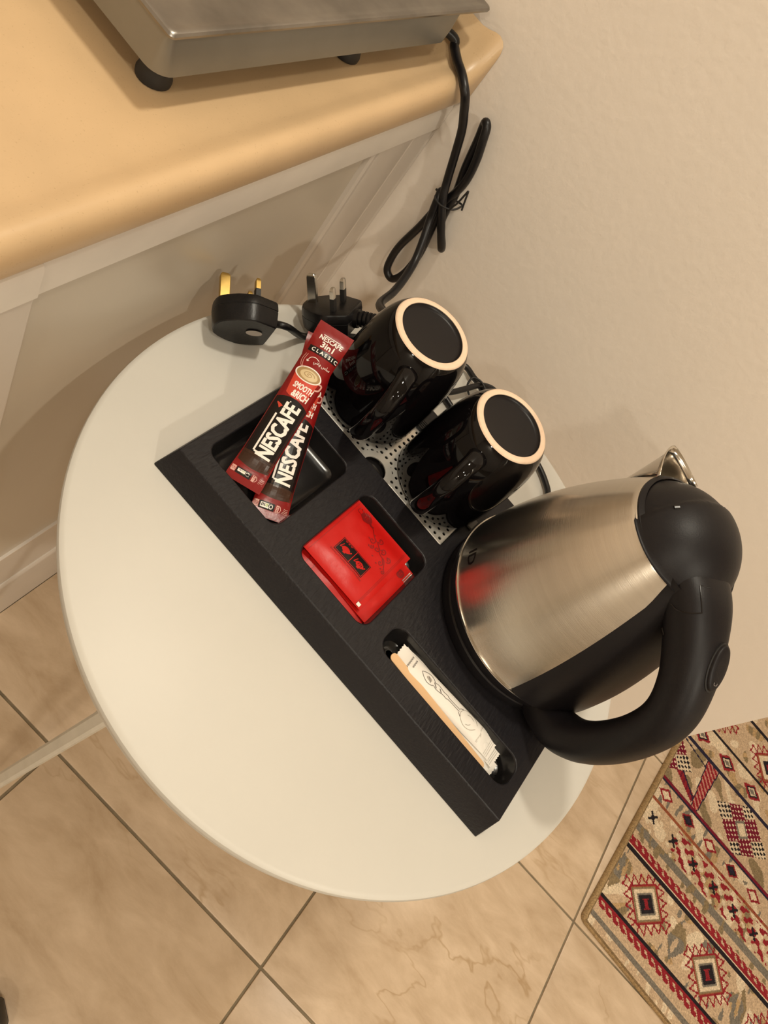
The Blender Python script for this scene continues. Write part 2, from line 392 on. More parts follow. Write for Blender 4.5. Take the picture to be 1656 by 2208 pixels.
# ------------------------------------------------------------------ round white table
TZ = .70; TC = Vector((.0634,.4433,0)); TR = .2832
tb = thing('round_table', 'round white side table with rounded rim in the corner by the cabinet', 'table', (TC.x, TC.y, 0))
mb = MB()
pr = [(TR-.004-.006*k, TZ) for k in range(0)] + [(.05,TZ),(.15,TZ),(TR-.0055,TZ),(TR-.0030,TZ-.0006),(TR-.0010,TZ-.0022),(TR,TZ-.0050),(TR-.0002,TZ-.0080),(TR-.0012,TZ-.0110),(TR-.0016,TZ-.0165),(TR-.0030,TZ-.0185),(TR-.007,TZ-.0195),(.02,TZ-.0195)]
mb.lathe(pr, 160, (TC.x,TC.y,0), 0, True, True); keep(mb.build('tabletop', m_table, None, smooth=30), tb)
def leg(ax, ay, bx, by):
    mb = MB(); A = Vector((ax,ay,TZ-.018)); B = Vector((bx,by,.012)); d = (B-A).normalized()
    s = d.cross(Vector((0,0,1))).normalized(); n = s.cross(d)
    def rg(p, a, b): return [p + s*a*x + n*b*y for x, y in ((-1,-.6),(-.6,-1),(.6,-1),(1,-.6),(1,.6),(.6,1),(-.6,1),(-1,.6))]
    mb.ring([rg(A,.0090,.0055), rg(B,.0080,.0050)], 0, True, True)
    o = keep(mb.build('leg', m_tleg, None, smooth=30), tb)
    f = MB(); f.lathe([(.010,0),(.0125,.001),(.0125,.008),(.010,.013)], 20, (bx,by,0), 0, True, True)
    keep_sub(f.build('foot_cap', m_tedge, None, smooth=40), o, tb)
LEG = ((.022,.290),(-.045,.165))
for k in range(3):
    R = Matrix.Rotation(radians(120*k), 3, 'Z')
    a = R @ (Vector((*LEG[0],0))-TC) + TC; b = R @ (Vector((*LEG[1],0))-TC) + TC
    leg(a.x, a.y, b.x, b.y)
mb = MB(); mb.lathe([(.20,TZ-.0195),(.20,TZ-.040),(.188,TZ-.040),(.188,TZ-.0195)], 64, (TC.x,TC.y,0)); keep(mb.build('apron_ring', m_tleg, None, smooth=30), tb)

# ------------------------------------------------------------------ hospitality tray
TO = Vector((-.1282,.3290,0)); TU = Vector((.99936,-.0357,0)); TV = Vector((.0357,.99936,0)); TT = .728
def uv(u, v, z): p = TO + TU*u + TV*v; return Vector((p.x, p.y, z))
tray = thing('hospitality_tray', 'black rectangular hospitality tray with compartments on the white table', 'tray', tuple(uv(.2,.135,TZ)))
PA, PB, PC, PD = (.0185,.1050,.0295,.1350), (.1290,.2155,.0310,.1340), (.2310,.3915,.0315,.0647), (.0215,.2130,.1560,.2370)
mb = MB()
U0, U1, V0, V1 = .0085,.4010,.0115,.2690
us = sorted({U0,U1} | {b[i] for b in (PA,PB,PC,PD) for i in (0,1)}); vs = sorted({V0,V1} | {b[i] for b in (PA,PB,PC,PD) for i in (2,3)})
for i in range(len(us)-1):
    for j in range(len(vs)-1):
        cu, cv = (us[i]+us[i+1])/2, (vs[j]+vs[j+1])/2
        if any(b[0]<cu<b[1] and b[2]<cv<b[3] for b in (PA,PB,PC,PD)): continue
        mb.add([uv(us[i],vs[j],TT),uv(us[i+1],vs[j],TT),uv(us[i+1],vs[j+1],TT),uv(us[i],vs[j+1],TT)],[(0,1,2,3)])
for b, r in ((PA,.011),(PB,.012),(PC,.0125),(PD,.004)):
    n = 8; o = rrect(*b, r, n)
    corners = [(b[1],b[3]),(b[0],b[3]),(b[0],b[2]),(b[1],b[2])]
    for c in range(4):
        arc = [uv(*o[c*(n+1)+k],TT) for k in range(n+1)]
        mb.add([uv(*corners[c],TT)] + arc, [(0,k+1,k+2) for k in range(n)])
    dep = .0195 if b is not PD else .0075
    def pr_(ins, z): return [uv(u,v,z) for u, v in rrect(b[0]+ins,b[1]-ins,b[2]+ins,b[3]-ins,max(r-ins*.4,.003),n)]
    rings = [pr_(0,TT), pr_(.0007,TT-.0003), pr_(.0012,TT-.0012)] + ([pr_(.0040,TT-dep+.006), pr_(.0058,TT-dep+.0022), pr_(.0085,TT-dep+.0004), pr_(.012,TT-dep)] if b is not PD else [pr_(.0015,TT-dep)])
    mb.ring(rings[:3], 0); mb.ring(rings[2:], 1, False, True)
# outer rim and sloped skirt
def orr(du0, du1, dv0, dv1, z): return [uv(u,v,z) for u, v in rrect(U0-du0,U1+du1,V0-dv0,V1+dv1,.0015,3)]
mb.ring([orr(0,0,0,0,TT), orr(.0006,.0006,.0007,.0006,TT-.0003), orr(.0011,.0011,.0014,.0011,TT-.0012), orr(.0080,.0038,.0108,.0060,TT-.0255), orr(.0084,.0042,.0112,.0064,TZ+.0005), orr(.004,.002,.006,.003,TZ+.0002)], 0)
tray_o = keep(mb.build('tray_body', [m_tray, m_pock], None, smooth=30), tray)
# perforated steel drip plate with finger notch
mb = MB(); PZ = .7262; pu, pv = .00687, .00755; NC, NR = .1172, .0128
u_0, v_0 = .0240, .1582; nu_, nv_ = 27, 10
def pl(u, v, z=PZ): return uv(u, v, z)
e0, e1, f0, f1 = u_0, u_0+pu*nu_, v_0+.0015, v_0+.0015+pv*nv_
for i in range(nu_):
    for j in range(nv_):
        a, b2 = e0+pu*i, f0+pv*j; cu, cv = a+pu/2, b2+pv/2
        if hypot(cu-NC, cv-.157) < NR+.0052: continue
        n = 10; hole = [pl(cu+.0018*cos(2*pi*k/n), cv+.0018*sin(2*pi*k/n)) for k in range(n)]
        low = [pl(cu+.0017*cos(2*pi*k/n), cv+.0017*sin(2*pi*k/n), PZ-.0010) for k in range(n)]
        def edge(k):
            c, s = cos(2*pi*k/n), sin(2*pi*k/n); m_ = max(abs(c)/(pu/2), abs(s)/(pv/2)); return (cu+c/m_, cv+s/m_)
        rim = [pl(*edge(k)) for k in range(n)]
        base = len(mb.v)
        mb.add(hole+low+rim+[pl(a,b2),pl(a+pu,b2),pl(a+pu,b2+pv),pl(a,b2+pv)], [(k,2*n+k,2*n+(k+1)%n,(k+1)%n) for k in range(n)] + [(k,(k+1)%n,n+(k+1)%n,n+k) for k in range(n)])
        for ci, (qa, qb) in enumerate(((a,b2),(a+pu,b2),(a+pu,b2+pv),(a,b2+pv))):
            ang = atan2(qb-cv, qa-cu) % (2*pi); k = int(ang/(2*pi/n))
            mb.f.append((base+3*n+ci, base+2*n+(k+1)%n, base+2*n+k)); mb.m.append(0)
# plain steel between notch and holes, borders and turned-down front lip
for i in range(-3, 4):
    pass
def notch_patch():
    a0, a1 = e0+pu*math.floor((NC-NR-.0052-e0)/pu), e0+pu*math.ceil((NC+NR+.0052-e0)/pu)
    n = 40; inner = [(NC+NR*cos(pi*k/n), .1570+NR*sin(pi*k/n)) for k in range(n+1)]
    outer = []
    for k in range(n+1):
        c, s = cos(pi*k/n), sin(pi*k/n); outer.append((NC+(NR+.0068)*c, .1570+(NR+.0068)*s))
    mb.add([pl(*p,PZ+.00005) for p in inner+outer], [(k,k+1,n+2+k,n+1+k) for k in range(n)])
    mb.add([pl(*p,PZ) for p in inner]+[pl(*p,PZ-.0012) for p in inner], [(k,k+1,n+2+k,n+1+k) for k in range(n)])
notch_patch()
for a, b2 in ((e0-.001, NC-NR), (NC+NR, e1+.001)):
    mb.grid(lambda i, j: pl(lerp(a,b2,i), [f0,f0-.0008,f0-.0020,f0-.0026,f0-.0028][j], [PZ,PZ,PZ-.0003,PZ-.0012,PZ-.0040][j]), 2, 5)
mb.grid(lambda i, j: pl([e1,e1+.0012,e1+.0018,e1+.0020][i], lerp(f0-.0015,f1,j), [PZ,PZ-.0002,PZ-.001,PZ-.004][i]), 4, 2)
mb.grid(lambda i, j: pl([e0,e0-.0012,e0-.0018,e0-.0020][i], lerp(f0-.0015,f1,j), [PZ,PZ-.0002,PZ-.001,PZ-.004][i]), 4, 2)
mb.grid(lambda i, j: pl(lerp(e0-.001,e1+.001,i), [f1,f1+.001,f1+.0014][j], [PZ,PZ-.0003,PZ-.003][j]), 2, 3)
keep(mb.build('drip_plate', m_perf, None, smooth=30), tray)
# ribbed clip behind the plate and little clear tab on its right
mb = MB()
for k in range(4):
    v = .2365 + .0026*k; c = [uv(.1045,v,TT-.004),uv(.1225,v,TT-.004),uv(.1225,v+.0017,TT-.004),uv(.1045,v+.0017,TT-.004)]
    mb.add(c + [p+Vector((0,0,.0065)) for p in c], [(4,5,6,7),(0,1,5,4),(1,2,6,5),(2,3,7,6),(3,0,4,7)])
c = [uv(.1045,.2472,TT-.001),uv(.1225,.2472,TT-.001),uv(.1225,.2570,TT-.001),uv(.1045,.2570,TT-.001)]
mb.add(c + [p+Vector((0,0,.0030)) for p in c], [(4,5,6,7),(0,1,5,4),(1,2,6,5),(2,3,7,6),(3,0,4,7)])
keep(mb.build('ribbed_clip', m_plug, None), tray)
mb = MB(); c = [uv(.2070,.1985,TT+.0002),uv(.2215,.1985,TT+.0002),uv(.2215,.2115,TT+.0002),uv(.2070,.2115,TT+.0002)]
mb.add(c + [p+Vector((0,0,.0022)) for p in c], [(4,5,6,7),(0,1,5,4),(1,2,6,5),(2,3,7,6),(3,0,4,7)])
keep(mb.build('clear_tab', m_tag, None, bevel=.0005), tray)

# ------------------------------------------------------------------ mugs (upside down)
def make_mug(c, haz, label, first=None):
    t = thing('mug', label, 'mug', (c[0], c[1], PZ), 'upturned black mugs on the drip plate')
    zb = .1115
    body = MB()
    prof = [(.0455,.0015),(.0478,.0002),(.0492,.0010),(.0498,.0035),(.0500,.012),(.0502,.030),(.0499,.050),(.0489,.068),(.0468,.084),(.0441,.096),(.0412,.1035),(.0388,.1078),(.0372,.1098)]
    body.lathe(prof, 96, (0,0,0)); body.lathe([(.0455,.0015),(.0455,.06),(.038,.098),(.0,.1)], 64)
    body.build('body', m_glaze, t, smooth=60)
    r = MB(); r.lathe([(.0373,.1092),(.0366,.1108),(.0356,.1115),(.0318,.1115),(.0308,.1110)], 96); r.build('base_ring', m_bisque, t, smooth=50)
    q = MB(); q.lathe([(.0310,.1112),(.0302,.1100),(.0294,.1085),(.0270,.1079),(.0001,.1077)], 96); q.build('base_recess', m_recess, t, smooth=60)
    e = Vector((cos(haz), sin(haz), 0)); n = Vector((-sin(haz), cos(haz), 0))
    pts = [(.040,.0945,.0098,.0072),(.053,.0940,.0086,.0066),(.0640,.0885,.0082,.0064),(.0715,.0770,.0082,.0062),(.0745,.0600,.0084,.0062),(.0735,.0420,.0086,.0062),(.0680,.0275,.0088,.0063),(.0580,.0190,.0092,.0066),(.0470,.0165,.0100,.0074)]
    P = catmull([(a,b,0) for a,b,_,_ in pts], 6); Wd = catmull([(a,b,0) for _,_,a,b in pts], 6)
    h = MB(); rings = []
    for i, p in enumerate(P):
        tg = (P[min(i+1,len(P)-1)]-P[max(i-1,0)]).normalized(); nr = Vector((tg.y,-tg.x,0))
        cen = e*p.x + Vector((0,0,p.y)); nn = e*nr.x + Vector((0,0,nr.y))
        rings.append([cen + n*(Wd[i].x*cos(2*pi*k/20)) + nn*(Wd[i].y*sin(2*pi*k/20)) for k in range(20)])
    h.ring(rings, 0, True, True); h.build('handle', m_glaze, t, smooth=60)
    return t
make_mug((-.0575,.5380), radians(-73), 'upturned glossy black mug nearest the plugs, left on the drip plate')
make_mug((.0475,.5350), radians(-91), 'upturned glossy black mug beside the kettle, right on the drip plate')

# ------------------------------------------------------------------ kettle base with cord and plug
KX, KY = .191, .493
kb = thing('kettle_dock', 'black round kettle power dock with coiled cord and brass pinned plug', 'dock', (KX, KY, TT))
mb = MB(); mb.lathe([(.080,TT+.0002),(.0895,TT+.0006),(.0905,TT+.0025),(.0900,TT+.0110),(.0880,TT+.0135),(.070,TT+.0140)], 96, (KX,KY,0), 0, True, True)
keep(mb.build('base_plate', m_kplast, None, smooth=35), kb)
b1, sub1, T1 = make_plug(PLUG1_C, P1, A1, W1, kb, m_brass, True, .0255, False, 1.14)
kpath = [T1(.029,0,-.011), T1(.042,-.001,-.0125), (-.1500,.5480,.7065),(-.138,.575,.7050),(-.118,.610,.7048),(-.085,.648,.7048),(-.045,.690,.7050),(-.025,.7085,.7060),(-.008,.7040,.7085),(.0045,.6990,.7110),(.016,.6900,.7130),(.030,.676,.7120),(.040,.660,.7080),(.030,.648,.7048),(.010,.645,.7046),(-.020,.650,.7046),(-.045,.648,.7046),(-.060,.640,.7050),(-.058,.628,.7060),(-.030,.632,.7085),(-.013,.652,.7110),(-.003,.676,.7140),(.004,.695,.7150),(.016,.7120,.7110),(.030,.7180,.7060),(.052,.716,.7046),(.080,.705,.7046),(.100,.696,.7046),(.119,.6885,.7050),(.1330,.6800,.7052),(.143,.6700,.7055),(.150,.650,.7060),(.156,.625,.7120),(.160,.60,.7240),(.165,.575,.7330)]
mb = MB(); mb.tube(kpath, .0034, 12, 6); keep(mb.build('cord', m_cord, None, smooth=60), kb)
mb = MB()
mb.tube([(-.0065,.683,.7125),(-.0075,.690,.7185),(.002,.694,.7200),(.013,.690,.7185),(.014,.684,.7120),(.004,.679,.7075),(-.0065,.683,.7125)], .0012, 8, 6)
mb.tube([(.004,.694,.7195),(.010,.700,.7200),(.0155,.7035,.7200)], .0011, 8, 4)
keep(mb.build('wire_tie', m_rub, None, smooth=60), kb)
# grey sticker and moulded marks on the plug back
mb = MB(); zb = -.0266
mb.add([T1(.009+.0075*cos(2*pi*k/28), -.0045+.0055*sin(2*pi*k/28), zb) for k in range(28)], [tuple(range(28))])
sub1(mb, 'sticker', m_sticker)

# ------------------------------------------------------------------ kettle
kt = thing('kettle', 'brushed steel cordless kettle with black lid and big black handle on tray', 'kettle', (KX, KY, TT+.0142))
KZ1, KZ2, KR1, KR2 = .757, .9225, .0935, .0508
def kr(z):
    t = (z-KZ1)/(KZ2-KZ1); return KR1 + (KR2-KR1)*t + .0095*4*t*(1-t)
def kpart(mb, name, m, **k): return keep(mb.build(name, m, None, **k), kt)
mb = MB(); mb.lathe([(.086,TT+.0143),(.0908,TT+.0150),(.0925,TT+.0185),(.0938,.7545),(.0925,.7562),(.089,.7565)], 128, (KX,KY,0), 0, True, True); kpart(mb, 'bottom_skirt', m_kplast, smooth=35)
mb = MB(); mb.lathe([(.0925,.7555),(.0945,.7556),(.0950,.7566),(.0946,.7578),(.0930,.7580)], 128, (KX,KY,0)); kpart(mb, 'base_trim', m_spsteel, smooth=60)
mb = MB(); mb.lathe([(kr(KZ1+(KZ2-KZ1)*k/40), KZ1+(KZ2-KZ1)*k/40) for k in range(41)] + [(KR2-.0006,KZ2+.0002),(KR2-.004,KZ2-.002)], 160, (KX,KY,0)); kpart(mb, 'steel_body', m_steel, smooth=60)
HA = radians(-47.5); HE = Vector((cos(HA), sin(HA), 0)); HN = Vector((-sin(HA), cos(HA), 0)); KC = Vector((KX,KY,0))
# strap of the handle lying on the body
mb = MB()
def strap(i, j):
    tz = i/24; z = lerp(.7585, .926, tz); s = j/16*2-1
    half = radians(33 + 6*max(0,(tz-.85)/.15))
    az = HA + s*half; rr = kr(min(z,KZ2)) + .0040*(1-abs(s)**6) - .0006
    return (KX+rr*cos(az), KY+rr*sin(az), z)
mb.grid(strap, 25, 17); kpart(mb, 'handle_strap', m_kplast, smooth=40)
# handle loop
hpts = [(.018,.9180,.0190,.0285),(.036,.9190,.0200,.0275),(.056,.9165,.0205,.0250),(.080,.9065,.0200,.0215),(.1035,.8930,.0182,.0195),(.1220,.8730,.0172,.0182),(.1300,.8450,.0165,.0176),(.1300,.8090,.0168,.0176),(.1225,.7770,.0175,.0184),(.107,.7540,.0182,.0196),(.086,.7440,.0168,.0225),(.070,.7440,.0150,.0240)]
P = catmull([(a,b,0) for a,b,_,_ in hpts], 8); Wd = catmull([(a,b,0) for _,_,a,b in hpts], 8)
mb = MB(); rings = []
for i, p in enumerate(P):
    tg = (P[min(i+1,len(P)-1)]-P[max(i-1,0)]).normalized(); nr = Vector((tg.y,-tg.x,0))
    cen = KC + HE*p.x + Vector((0,0,p.y)); nn = HE*nr.x + Vector((0,0,nr.y)); rg = []
    for k in range(28):
        c, s = cos(2*pi*k/28), sin(2*pi*k/28); e_ = .82
        rg.append(cen + HN*(Wd[i].x*0 + Wd[i].y*abs(c)**e_*(1 if c>=0 else -1)) + nn*(Wd[i].x*abs(s)**e_*(1 if s>=0 else -1)))
    rings.append(rg)
mb.ring(rings, 0, True, True); kpart(mb, 'handle', m_kplast, smooth=60)
# on/off rocker on the handle
def oval(c, n, t, a, b, h, name, m, hole=False):
    c, n, t = Vector(c), Vector(n).normalized(), Vector(t); t = (t-n*t.dot(n)).normalized(); q = n.cross(t); mb = MB()
    def rg(k, z): return [c + t*(a*k*cos(2*pi*i/40)) + q*(b*k*sin(2*pi*i/40)) + n*z for i in range(40)]
    mb.ring([rg(1,-.004), rg(1,h*.55), rg(.96,h*.8), rg(.86,h), rg(.45,h*1.05)] if not hole else [rg(1,-.004), rg(1,h), rg(.93,h+.0002), rg(.90,h-.002)], 0, True, True); return kpart(mb, name, m, smooth=50)
BC, BN, BT = (.2606,.4228,.9180), (.42,-.36,.84), (.0144,-.0242,-.0169)
oval(BC, BN, BT, .0185, .0098, .0006, 'switch_bezel', m_rub); oval(BC, BN, BT, .0172, .0086, .0030, 'switch', m_kplast)
mb = MB(); bn, bt = Vector(BN).normalized(), Vector(BT).normalized(); bq = bn.cross(bt); b0 = Vector(BC)+bn*.0031+bt*.0115
mb.tube([b0+bq*-.0018-bt*.0012, b0+bq*-.0014+bt*.0006, b0+bq*.0014+bt*.0006, b0+bq*.0018-bt*.0012], .0003, 6, 4); kpart(mb, 'switch_mark', m_greyink)
# seam of the lid catch, slot, vent hole
mb = MB(); mb.tube([(.2090,.4359,.9147),(.2137,.4319,.9186),(.2188,.4309,.9264),(.2233,.4337,.9315)], .0005, 6, 5); mb.tube([(.2233,.4337,.9315),(.2160,.4404,.9342),(.2098,.4471,.9357)], .0005, 6, 5); mb.tube([(.2098,.4471,.9357),(.2168,.4512,.9381)], .0004, 6, 3)
kpart(mb, 'catch_seam', m_ink)
mb = MB(); mb.tube([(.2220,.4311,.8980),(.2249,.4259,.8991)], .0010, 8, 3); kpart(mb, 'slot', m_ink)
mb = MB(); mb.tube([(.1606,.4757,.9426),(.1630,.4780,.9446)], .0016, 8, 3); kpart(mb, 'vent_hole', m_ink)
# domed lid, lower facet towards the spout
mb = MB(); LC = KC + HE*.0014; LR = .0562; LZ = .8990
def lidpt(i, j):
    ph = radians(lerp(73, 0, i/28)); az = 2*pi*j/96
    d = Vector((sin(ph)*cos(az), sin(ph)*sin(az), cos(ph)))
    p = d*LR
    e = p.x*HE.x + p.y*HE.y; n = p.x*HN.x + p.y*HN.y
    cut = -.012 - .004*cos(n/.03) + (n/.06)**2*.006        # crease across the lid
    k = min(1, max(0, (cut-e)/.0022)); p = p*(1-.036*k*k*(3-2*k))
    return (LC.x+p.x, LC.y+p.y, max(LZ+p.z, KZ2-.001))
mb.grid(lidpt, 29, 96, cv=True); kpart(mb, 'lid', m_kplast, smooth=50)
mb = MB(); mb.lathe([(KR2-.006,KZ2-.003),(KR2-.0007,KZ2-.0004),(KR2-.0004,KZ2+.0016),(KR2-.004,KZ2+.004)], 96, (KX,KY,0)); kpart(mb, 'lid_seat', m_kplast, smooth=60)
# spout: folded steel beak on the far side
mb = MB()
def spout(i, j):
    t = i/10; s = j/12*2-1
    z = lerp(.872, .9285, t); half = lerp(.002, .0215, t**.8); reach = lerp(.0, .0250, t**1.15)
    n = s*half; bulge = reach*(1-abs(s)**1.7)
    rho = sqrt(max(kr(min(z,KZ2))**2 - n*n, 0)) - .0006 + bulge
    zz = z + .004*t*(1-abs(s))
    p = KC - HE*rho + HN*n; return (p.x, p.y, zz)
mb.grid(spout, 11, 13)
o = kpart(mb, 'spout', m_spsteel, smooth=50); sm = o.modifiers.new('thickness','SOLIDIFY'); sm.thickness = .0008; sm.offset = -1

# ------------------------------------------------------------------ flat print helpers
def text_verts(body, bold=0.0, size=1.0, shear=0.0):
    c = bpy.data.curves.new('letters','FONT'); c.body = body; c.size = size; c.offset = bold; c.shear = shear; c.resolution_u = 2
    c.align_x = 'CENTER'; c.align_y = 'CENTER'; c.fill_mode = 'FRONT'
    o = bpy.data.objects.new('letters', c); me = bpy.data.meshes.new_from_object(o)
    vs = [(v.co.x, v.co.y) for v in me.vertices]; fs = [tuple(p.vertices) for p in me.polygons]
    bpy.data.objects.remove(o); bpy.data.curves.remove(c); bpy.data.meshes.remove(me)
    xs = [v[0] for v in vs]; ys_ = [v[1] for v in vs]
    if not vs: return [], [], 1, 1
    mx, my = (min(xs)+max(xs))/2, (min(ys_)+max(ys_))/2
    return [(x-mx, y-my) for x, y in vs], fs, max(xs)-min(xs), max(ys_)-min(ys_)
def dice(vs, fs, kx, ky, rot):
    """slice flat letters into strips so that they bend with the pouch"""
    bm = bmesh.new(); V = [bm.verts.new((x/kx, y/ky, 0)) for x, y in vs]
    for f in fs:
        try: bm.faces.new([V[i] for i in f])
        except ValueError: pass
    c, s = cos(rot), sin(rot)
    for no, step, rng in ((Vector((c,-s,0)), .0011, 15), (Vector((s,c,0)), .004, 9)):
        for k in range(-rng, rng+1):
            bmesh.ops.bisect_plane(bm, geom=bm.verts[:]+bm.edges[:]+bm.faces[:], plane_co=no*step*k, plane_no=no, dist=1e-7)
    bm.verts.index_update()
    out = [(v.co.x*kx, v.co.y*ky) for v in bm.verts], [tuple(v.index for v in f.verts) for f in bm.faces]
    bm.free(); return out
class Print:
    """collects flat print in sachet coordinates and lays it on surface fn(x, y, lift)"""
    def __init__(s, surf): s.s = surf; s.mb = MB(); s.mats = []
    def mi(s, m):
        if m not in s.mats: s.mats.append(m)
        return s.mats.index(m)
    def text(s, body, cx, cy, w, h, rot, m, bold=.0, lift=.00022, shear=0, arc=0):
        vs, fs, tw, th = text_verts(body, 0, 1.0, shear)
        if not vs: return
        c, sn = cos(rot), sin(rot)
        vs, fs = dice(vs, fs, tw/w, th/h, rot)
        for k in range(4 if bold else 1):
          ox, oy = ((bold*h*.5*cos(k*pi/2+.8), bold*h*.5*sin(k*pi/2+.8)) if bold else (0,0)); out = []
          for x, y in vs:
            x, y = x/tw*w+ox, y/th*h+oy; y -= arc*(x/w*2)**2
            out.append(s.s(cx+x*c-y*sn, cy+x*sn+y*c, lift+k*.00001))
          s.mb.add(out, fs, s.mi(m))
    def poly(s, pts, m, lift=.00015):
        s.mb.add([s.s(x,y,lift) for x,y in pts], [tuple(range(len(pts)))], s.mi(m))
    def rect(s, x0, x1, y0, y1, m, lift=.00015, nx=6, ny=6, f0=None, f1=None):
        s.mb.grid(lambda i, j: s.s(lerp(x0,x1,i/nx), lerp((f0(lerp(x0,x1,i/nx)) if f0 else y0), (f1(lerp(x0,x1,i/nx)) if f1 else y1), j/ny), lift), nx+1, ny+1, s.mi(m))
    def line(s, pts, wd, m, lift=.0002, sub=6):
        P = catmull([(x,y,0) for x,y in pts], sub) if sub > 1 else [Vector((x,y,0)) for x,y in pts]
        L = []
        for i, p in enumerate(P):
            t = (P[min(i+1,len(P)-1)]-P[max(i-1,0)]); t = t.normalized() if t.length else Vector((1,0,0))
            ww = wd(i/(len(P)-1)) if callable(wd) else wd
            L.append([(p.x-t.y*ww/2, p.y+t.x*ww/2), (p.x+t.y*ww/2, p.y-t.x*ww/2)])
        s.mb.grid(lambda i, j: s.s(*L[i][j], lift), len(L), 2, s.mi(m))
    def disc(s, cx, cy, rx, ry, m, lift=.00018, rot=0, n=32, rings=4):
        c, sn = cos(rot), sin(rot)
        s.mb.grid(lambda i, j: s.s(cx+(rx*cos(2*pi*j/n)*c-ry*sin(2*pi*j/n)*sn)*i/rings, cy+(rx*cos(2*pi*j/n)*sn+ry*sin(2*pi*j/n)*c)*i/rings, lift), rings+1, n, s.mi(m), cv=True)
    def build(s, name, parent):
        o = s.mb.build(name, s.mats, None, recalc=False); keep(o, parent); o['kind'] = 'stuff'; return o
def sachet(w, L, hgt, frame, seal=.008, nx=17, ny=40, wrinkle=.0004, seed=0, zig=0, flare=0):
    """pillow pouch: returns mesh builder and surface function; frame(x, y, z) -> world"""
    def top(x, y):
        a = max(0, 1-(2*x/w)**2); b = min(1, max(0,(min(y, L-y)-seal*.6)/(seal*2.2))); b = b*b*(3-2*b)
        k = noise.noise(Vector((x*70+seed*9, y*55, seed)))*wrinkle*(.4+.6*a)
        cr = 0
        if min(y, L-y) < seal*.9: cr = .00022*sin(min(y,L-y)/seal*2*pi*4)
        return hgt*(a**.55)*b*.75 + .0003 + k*b + cr
    def S(x, y, lift): return frame(x, y, top(x, y)+lift)
    mb = MB()
    def X(i, j):
        y = j/(ny-1)*L; b = min(1, max(0,(min(y, L-y)-seal*.6)/(seal*2.6)))
        return (i/(nx-1)-.5)*w*(1+flare*(1-b))
    def Y(i, j):
        y = j/(ny-1)*L
        if zig and j in (0, ny-1): y += (zig if i % 2 else 0)*(1 if j == 0 else -1)
        return y
    mb.grid(lambda i, j: frame(X(i,j), Y(i,j), top(X(i,j), Y(i,j))), nx, ny)
    mb.grid(lambda i, j: frame(X(i,j), Y(i,j), -.3*top(X(i,j), Y(i,j))), nx, ny)
    return mb, S
def frame_from(A, B, xdir_hint, sag=0):
    """y axis from A to B; x across; z up out of the sachet"""
    Yv = (B-A); L = Yv.length; Yv.normalize()
    Z = xdir_hint - Yv*xdir_hint.dot(Yv); Z.normalize(); Xv = Yv.cross(Z)
    def f(x, y, z):
        s_ = y/L; return A + Xv*x + Yv*y + Z*(z + sag*sin(pi*s_))
    return f, L

# small black letters near the foot of the kettle
def onkettle(x, y, lift):
    z = .7752 + y; a = radians(-154.5) + x/kr(z); r = kr(z) + lift; return Vector((KX+r*cos(a), KY+r*sin(a), z))
pk = Print(onkettle); pk.text('ID', 0, 0, .0150, .0100, 0, m_ink, .05, .00015); pk.build('badge', kt)
